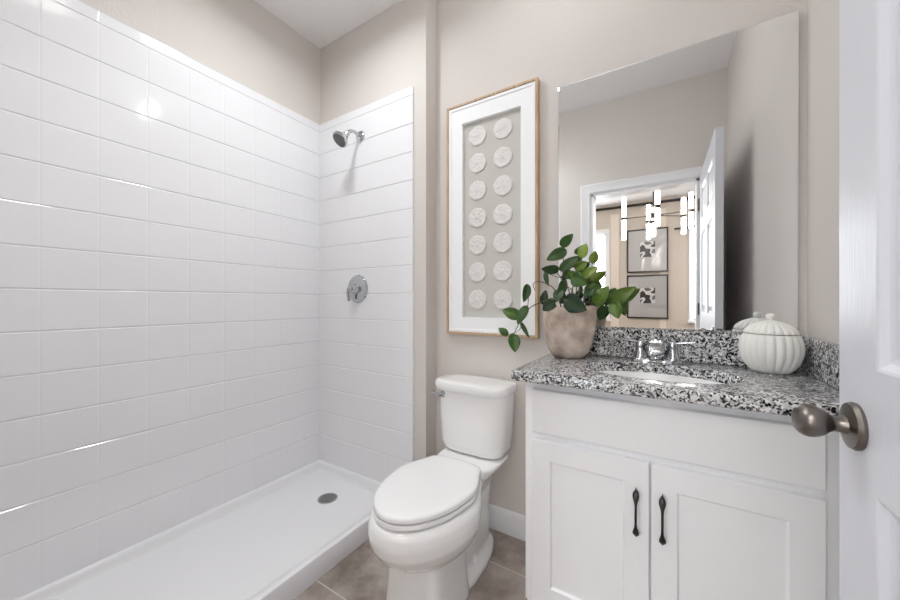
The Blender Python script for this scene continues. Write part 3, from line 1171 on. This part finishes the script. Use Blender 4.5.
# camera-independent plant description in world metres: base, tip, width, tone
CAMP = Vector((0, 0, 1.126))
LEAVES = [
    ((-0.352, 1.42, 1.352), (-0.303, 1.4, 1.392), 0.033, 0.45, (0.09, 0.17, 0.21)),
    ((-0.329, 1.4, 1.33), (-0.397, 1.37, 1.294), 0.039, 0.4, (0.31, 0.17, 0.3)),
    ((-0.275, 1.43, 1.302), (-0.259, 1.43, 1.356), 0.0345, 0.85, (-0.33, -0.02, 0.31)),
    ((-0.357, 1.4, 1.255), (-0.418, 1.37, 1.256), 0.033, 0.25, (0.1, 0.28, -0.27)),
    ((-0.352, 1.41, 1.254), (-0.285, 1.42, 1.307), 0.0345, 0.35, (-0.02, -0.18, 0.03)),
    ((-0.298, 1.42, 1.258), (-0.252, 1.42, 1.281), 0.033, 0.7, (0.05, -0.34, -0.2)),
    ((-0.277, 1.43, 1.222), (-0.218, 1.43, 1.262), 0.033, 0.8, (-0.15, 0.29, 0.19)),
    ((-0.414, 1.41, 1.249), (-0.397, 1.39, 1.19), 0.018, 0.15, (-0.24, 0.21, -0.25)),
    ((-0.302, 1.39, 1.226), (-0.245, 1.36, 1.192), 0.0495, 0.5, (0.08, -0.26, -0.35)),
    ((-0.324, 1.41, 1.233), (-0.274, 1.4, 1.228), 0.03, 0.65, (0.26, -0.2, -0.2)),
    ((-0.333, 1.4, 1.208), (-0.352, 1.36, 1.144), 0.033, 0.35, (0.34, 0.26, -0.15)),
    ((-0.266, 1.45, 1.173), (-0.228, 1.46, 1.2), 0.0195, 0.6, (0.32, 0.03, 0.12)),
    ((-0.229, 1.44, 1.115), (-0.177, 1.43, 1.185), 0.045, 0.62, (-0.21, 0.31, 0.13)),
    ((-0.194, 1.46, 1.126), (-0.153, 1.46, 1.175), 0.0375, 0.5, (0.33, 0.28, -0.14)),
    ((-0.174, 1.43, 1.13), (-0.085, 1.41, 1.177), 0.042, 0.62, (-0.1, -0.23, -0.25)),
    ((-0.159, 1.43, 1.124), (-0.143, 1.41, 1.064), 0.0405, 0.6, (-0.3, -0.14, 0.07)),
    ((-0.317, 1.34, 1.139), (-0.24, 1.315, 1.094), 0.0585, 0.1, (-0.35, 0.12, -0.11)),
    ((-0.364, 1.35, 1.126), (-0.4, 1.33, 1.091), 0.0375, 0.12, (-0.13, 0.22, -0.01)),
    ((-0.42, 1.4, 1.116), (-0.409, 1.4, 1.174), 0.027, 0.15, (-0.13, -0.01, 0.14)),
    ((-0.208, 1.5, 1.107), (-0.22, 1.51, 1.048), 0.03, 0.3, (-0.31, 0.33, -0.33)),
    ((-0.486, 1.4, 1.197), (-0.494, 1.38, 1.124), 0.03, 0.35, (0.17, 0.24, -0.34)),
    ((-0.518, 1.39, 1.062), (-0.588, 1.37, 1.092), 0.042, 0.55, (0.2, -0.09, 0.05)),
    ((-0.487, 1.39, 1.106), (-0.521, 1.37, 1.032), 0.033, 0.42, (-0.34, -0.32, -0.22)),
    ((-0.543, 1.38, 0.987), (-0.525, 1.36, 0.915), 0.042, 0.5, (0.32, -0.21, 0.18)),
    ((-0.569, 1.38, 0.982), (-0.605, 1.37, 1.013), 0.027, 0.45, (0.3, 0.31, -0.11)),
    ((-0.512, 1.39, 1.037), (-0.473, 1.38, 0.977), 0.015, 0.3, (-0.1, 0.02, 0.19)),
    ((-0.34, 1.37, 1.172), (-0.358, 1.35, 1.126), 0.033, 0.25, (-0.27, 0.17, 0.21)),
    ((-0.318, 1.42, 1.252), (-0.333, 1.4, 1.214), 0.03, 0.35, (0.25, -0.32, 0.31)),
    ((-0.234, 1.42, 1.171), (-0.261, 1.4, 1.144), 0.03, 0.3, (-0.29, -0.11, 0.08))]
VINES = [
    ([(-0.368, 1.4, 1.105), (-0.374, 1.37, 1.137), (-0.408, 1.36, 1.126), (-0.464, 1.37, 1.102), (-0.502, 1.38, 1.057), (-0.528, 1.38, 1.012), (-0.541, 1.38, 0.982)], 0.0022),
    ([(-0.35, 1.41, 1.105), (-0.37, 1.39, 1.173), (-0.404, 1.38, 1.2), (-0.441, 1.39, 1.209), (-0.462, 1.4, 1.198), (-0.454, 1.4, 1.173)], 0.002),
    ([(-0.336, 1.42, 1.105), (-0.347, 1.42, 1.173), (-0.345, 1.42, 1.249), (-0.341, 1.41, 1.314), (-0.337, 1.41, 1.351)], 0.0022),
    ([(-0.318, 1.42, 1.105), (-0.309, 1.42, 1.173), (-0.291, 1.42, 1.237), (-0.273, 1.43, 1.302)], 0.002),
    ([(-0.293, 1.43, 1.105), (-0.258, 1.43, 1.124), (-0.216, 1.44, 1.117), (-0.17, 1.43, 1.128)], 0.002),
    ([(-0.343, 1.42, 1.211), (-0.37, 1.41, 1.245), (-0.403, 1.39, 1.255)], 0.0016),
    ([(-0.502, 1.38, 1.057), (-0.514, 1.38, 1.008), (-0.564, 1.38, 0.984)], 0.0014),
    ([(-0.476, 1.37, 1.097), (-0.479, 1.39, 1.146), (-0.486, 1.4, 1.195)], 0.0014),
    ([(-0.318, 1.42, 1.105), (-0.313, 1.4, 1.154), (-0.333, 1.4, 1.208)], 0.002),
    ([(-0.309, 1.42, 1.105), (-0.282, 1.42, 1.154), (-0.275, 1.43, 1.222)], 0.002),
    ([(-0.216, 1.44, 1.117), (-0.194, 1.46, 1.124)], 0.0016),
    ([(-0.345, 1.42, 1.221), (-0.38, 1.41, 1.231), (-0.414, 1.41, 1.249)], 0.0014)]
bm = NB()
tone_l = bm.verts.layers.float.new('tone')


def leaf(bm, base, tip, width, tone, face, fold=.25, droop=.12):
    B, Tp = Vector(base), Vector(tip)
    d = Tp - B
    L = d.length
    d.normalize()
    nrm = Vector(face)
    nrm = (nrm - d * nrm.dot(d)).normalized()
    s = d.cross(nrm).normalized()
    NU, NV = 12, 8
    prof_ = lambda u: (math.sin(PI * min(1, u ** .80)) ** .72) * (1.04 - .12 * u) if 0 < u < 1 else 0.0
    rows = []
    for i in range(NU + 1):
        u = i / NU
        w = width * .62 * max(prof_(u), .02 if i in (0, NU) else 0)
        row = []
        for j in range(NV + 1):
            v = -1 + 2 * j / NV
            back = -.07 * L * (abs(v) ** 1.5) * (1 - u) * (1 if u < .3 else .3)
            lift = fold * abs(v) * w - droop * L * (u - .45) ** 2 * 2 + .05 * w * math.sin(5 * PI * u) * abs(v)
            p = B + d * (u * L + back) + s * (v * w) + nrm * lift
            q = bm.verts.new(p)
            q[tone_l] = tone - .06 + .10 * (1 - abs(v)) + .05 * (u - .5)
            row.append(q)
        rows.append(row)
    for i in range(NU):
        for j in range(NV):
            bm.faces.new((rows[i][j], rows[i][j + 1], rows[i + 1][j + 1], rows[i + 1][j]))


rl = random.Random(3)
for base, tip, w, tone, jit in LEAVES:
    f = (CAMP - Vector(base)).normalized() + Vector((jit[0], jit[1], jit[2]))
    leaf(bm, base, tip, w, tone, f, rl.uniform(.15, .4), rl.uniform(.05, .25))
fo = obj('foliage', bm, M_LEAF, pl, smooth=180, recalc=False)
so = fo.modifiers.new('thick', 'SOLIDIFY')
so.thickness = .0007
apply_mods(fo)
bm = NB()
for pts, r in VINES:
    tube(bm, pts, lambda s, r=r: r * (1.2 - .5 * s), 8)
obj('stems', bm, M_STEM, pl, smooth=60)

# ------------------------------------------------------------------ lidded jar
JX, JY = .290, 1.467
jar = thing('ribbed_jar', 'white ribbed pumpkin-shaped lidded jar in the countertop corner', 'jar', (JX, JY, CT))


def ribbed(bm, prof_, nrib=20, depth=.065, n=240):
    rings = []
    for r, z, k in prof_:
        rings.append([(JX + math.cos(a) * r * (1 - depth * k * (1 - abs(math.sin(nrib * a / 2)) ** .7) * 1.3),
                       JY + math.sin(a) * r * (1 - depth * k * (1 - abs(math.sin(nrib * a / 2)) ** .7) * 1.3), CT + z * .955) for a in [2 * PI * i / n for i in range(n)]])
    loft(bm, rings)


bm = NB()
ribbed(bm, [(.040, 0, .2), (.046, .002, .5), (.058, .016, 1), (.070, .036, 1), (.0765, .060, 1), (.0785, .078, 1), (.0775, .096, 1), (.073, .114, 1), (.069, .1235, .8), (.066, .1265, .3), (.062, .1265, 0), (.060, .12, 0)])
obj('jar_body', bm, M_MATTE, jar, smooth=75)
bm = NB()
ribbed(bm, [(.060, .1275, 0), (.0655, .1285, .3), (.0675, .131, .8), (.064, .140, 1), (.054, .152, 1), (.040, .162, .9), (.022, .169, .6), (.011, .172, .1), (.004, .173, 0)])
jl = obj('jar_lid', bm, M_MATTE, jar, smooth=75)
bm = NB()
lathe(bm, [(0, .168), (.006, .170), (.0065, .174), (.0105, .178), (.0125, .184), (.011, .190), (.006, .194), (0, .195)], (JX, JY, CT - .008), (0, 0, 1), 28)
obj('lid_knob', bm, M_MATTE, jl, smooth=60)

# ------------------------------------------------------------------ ceiling lamps (above the frame)


def ceiling_light(loc, r, power, spread, drop, label, aim=None):
    t_ = thing('ceiling_light', label, 'ceiling light', loc, 'ceiling lights')
    bm = NB()
    lathe(bm, [(0, 0), (r + .02, 0), (r + .02, drop * .6), (r + .008, drop), (r, drop), (r, drop * .7), (0, drop * .7)], loc, (0, 0, -1), 48)
    obj('trim_ring', bm, M_TRIM, t_, smooth=40)
    bm = NB()
    lathe(bm, [(0, drop * .72), (r * .98, drop * .72), (r * .98, drop * .95), (r * .8, drop * 1.15), (0, drop * 1.3)], loc, (0, 0, -1), 48)
    obj('diffuser', bm, M_GLOW, t_, smooth=40)
    e_ = (Vector(aim) - Vector(loc)).to_track_quat('-Z', 'Y').to_euler() if aim else (0, 0, 0)
    area('lamp', (loc[0], loc[1], loc[2] - drop * 1.3 - .03), e_, r * 2, r * 2, power, LAMP, 'DISK', spread)
    return t_


ceiling_light((-.98, .40, ZC), .11, P_MAIN, 112, .03, 'round white ceiling light in the middle of the bathroom')
ceiling_light((-1.24, .86, ZC), .10, P_SHOWER, 168, .03, 'round white ceiling light beside the shower pan')
BLX, BLY = -.33, 1.05
tw = thing('twin_bulb_light', 'small twin bulb ceiling light above the vanity', 'ceiling light', (BLX, BLY, ZC))
bm = NB()
lathe(bm, [(0, 0), (.06, 0), (.058, .012), (.02, .02), (0, .02)], (BLX, BLY, ZC), (0, 0, -1), 32)
box(bm, BLX - .07, BLX + .07, BLY - .008, BLY + .008, ZC - .045, ZC - .018, .003)
obj('fixture_body', bm, M_NICKEL, tw, smooth=40)
for sx in (-1, 1):
    bm = NB()
    lathe(bm, [(0, .04), (.010, .04), (.012, .055), (.022, .075), (.024, .09), (.016, .108), (0, .113)], (BLX + sx * .055, BLY, ZC), (0, 0, -1), 20)
    obj('bulb', bm, M_GLOW, tw, smooth=60)
    pd = bpy.data.lights.new('bulb_lamp', 'POINT')
    pd.energy = P_BULB
    pd.color = LAMP
    pd.shadow_soft_size = .026
    po = bpy.data.objects.new('bulb_lamp', pd)
    po.location = (BLX + sx * .055, BLY, ZC - .145)
    COL.objects.link(po)

# ------------------------------------------------------------------ next room, seen in the mirror
rd = thing('curtain_rod', 'long black rod high on the far wall seen in the mirror', 'curtain rod', (-.2, YF, 2.69))
bm = NB()
tube(bm, [(-2.0, YF + .08, 2.70), (1.6, YF + .08, 2.70)], .022, 14, False)
obj('rod', bm, M_ROD, rd, smooth=50)
for x in (-1.95, -.2, 1.55):
    bm = NB()
    tube(bm, [(x, YF, 2.69), (x, YF + .08, 2.69)], .013, 10, False)
    lathe(bm, [(0, 0), (.03, 0), (.03, .008), (0, .008)], (x, YF, 2.69), (0, 1, 0), 20)
    obj('rod_bracket', bm, M_ROD, rd, smooth=50)
bm = NB()
tube(bm, [(.18, YF + .06, 2.24), (.46, YF + .06, 2.24)], .016, 12, False)
tube(bm, [(.27, YF, 2.24), (.27, YF + .06, 2.24)], .010, 10, False)
o = obj('curtain_rod', bm, M_ROD, origin=(.3, YF, 2.24), smooth=50)
tag(o, 'short black rod stub beside the right-hand window seen in the mirror', 'curtain rod')


def framed_print(z0, label):
    x0, x1, h = -.505, .100, .735
    t_ = thing('framed_print', label, 'framed print', ((x0 + x1) / 2, YF, z0), 'framed prints on the far wall')
    obj('frame', rect_ring(NB(), x0, x1, z0, z0 + h, .022, YF + .035, YF + .019, .002), M_FRAMEBLK, t_)
    obj('mat', box(NB(), x0 + .015, x1 - .015, YF + .0185, YF + .026, z0 + .015, z0 + h - .015), M_GREYMAT, t_)
    cz = z0 + h / 2 + .02
    obj('print', box(NB(), -.305, -.085, YF + .022, YF + .0268, cz - .13, cz + .13), M_PRINT, t_)
    return t_


framed_print(.775, 'lower black-framed print with grey mat seen in the mirror')
framed_print(1.555, 'upper black-framed print with grey mat seen in the mirror')

# curtain at the right-hand window
bm = NB()
pa = []
n = 60
for i in range(n + 1):
    s = i / n
    pa.append((.47 + s * .5, YF + .075 + .02 * math.sin(s * 40)))
loft(bm, [[(x, y, .02) for x, y in pa] + [(x, y + .003, .02) for x, y in reversed(pa)], [(x, y, 2.30) for x, y in pa] + [(x, y + .003, 2.30) for x, y in reversed(pa)]])
cu = obj('curtain', bm, M_CURTAIN, origin=(.7, YF + .07, .02), smooth=60)
tag(cu, 'sheer white curtain at the bright window reflected beside the door', 'curtain')

# chandelier
HX, HY, HZ = -.075, -1.25, 2.03
ch = thing('chandelier', 'dark metal chandelier with lit glass tube shades seen in the mirror', 'chandelier', (HX, HY, ZC - .03))
bm = NB()
lathe(bm, [(0, 0), (.065, 0), (.062, .018), (.02, .026), (0, .026)], (HX, HY, ZC - .03), (0, 0, -1), 32)
obj('canopy', bm, M_DARKMETAL, ch, smooth=40)
bm = NB()
tube(bm, [(HX, HY, ZC - .04), (HX, HY, HZ)], .008, 12, False)
obj('rod', bm, M_DARKMETAL, ch, smooth=50)
bm = NB()
lathe(bm, [(0, -.03), (.018, -.03), (.024, -.015), (.024, .015), (.018, .03), (0, .03)], (HX, HY, HZ), (0, 0, 1), 24)
obj('hub', bm, M_DARKMETAL, ch, smooth=40)
TUBES = [(-.358, -1.20, 2.02, .235), (-.13, -1.55, 2.02, .20), (-.035, -1.02, 2.07, .20), (.200, -1.30, 2.00, .19), (.270, -1.36, 2.06, .19), (-.075, -1.30, 1.97, .16)]
for x, y, z, h in TUBES:
    bm = NB()
    tube(bm, [(HX, HY, HZ), (x, y, z)], .0065, 8, False)
    arm = obj('arm', bm, M_DARKMETAL, ch, smooth=50)
    bm = NB()
    lathe(bm, [(.017, -h), (.020, -h), (.020, h), (.017, h), (.017, h - .01), (0, h - .012), (0, -h + .012), (.017, -h + .01)], (x, y, z), (0, 0, 1), 24)
    obj('glass_shade', bm, M_SHADE, ch, smooth=40)
    bm = NB()
    lathe(bm, [(.020, -.018), (.025, -.018), (.025, .018), (.020, .018)], (x, y, z), (0, 0, 1), 24)
    obj('collar', bm, M_DARKMETAL, ch, smooth=40)
area('added_uplight', (HX, HY, 2.36), (PI, 0, 0), .5, .5, P_ROOM, (1, .98, .95), 'DISK')  # added uplight without a fitting, brightens the next room's ceiling above the chandelier
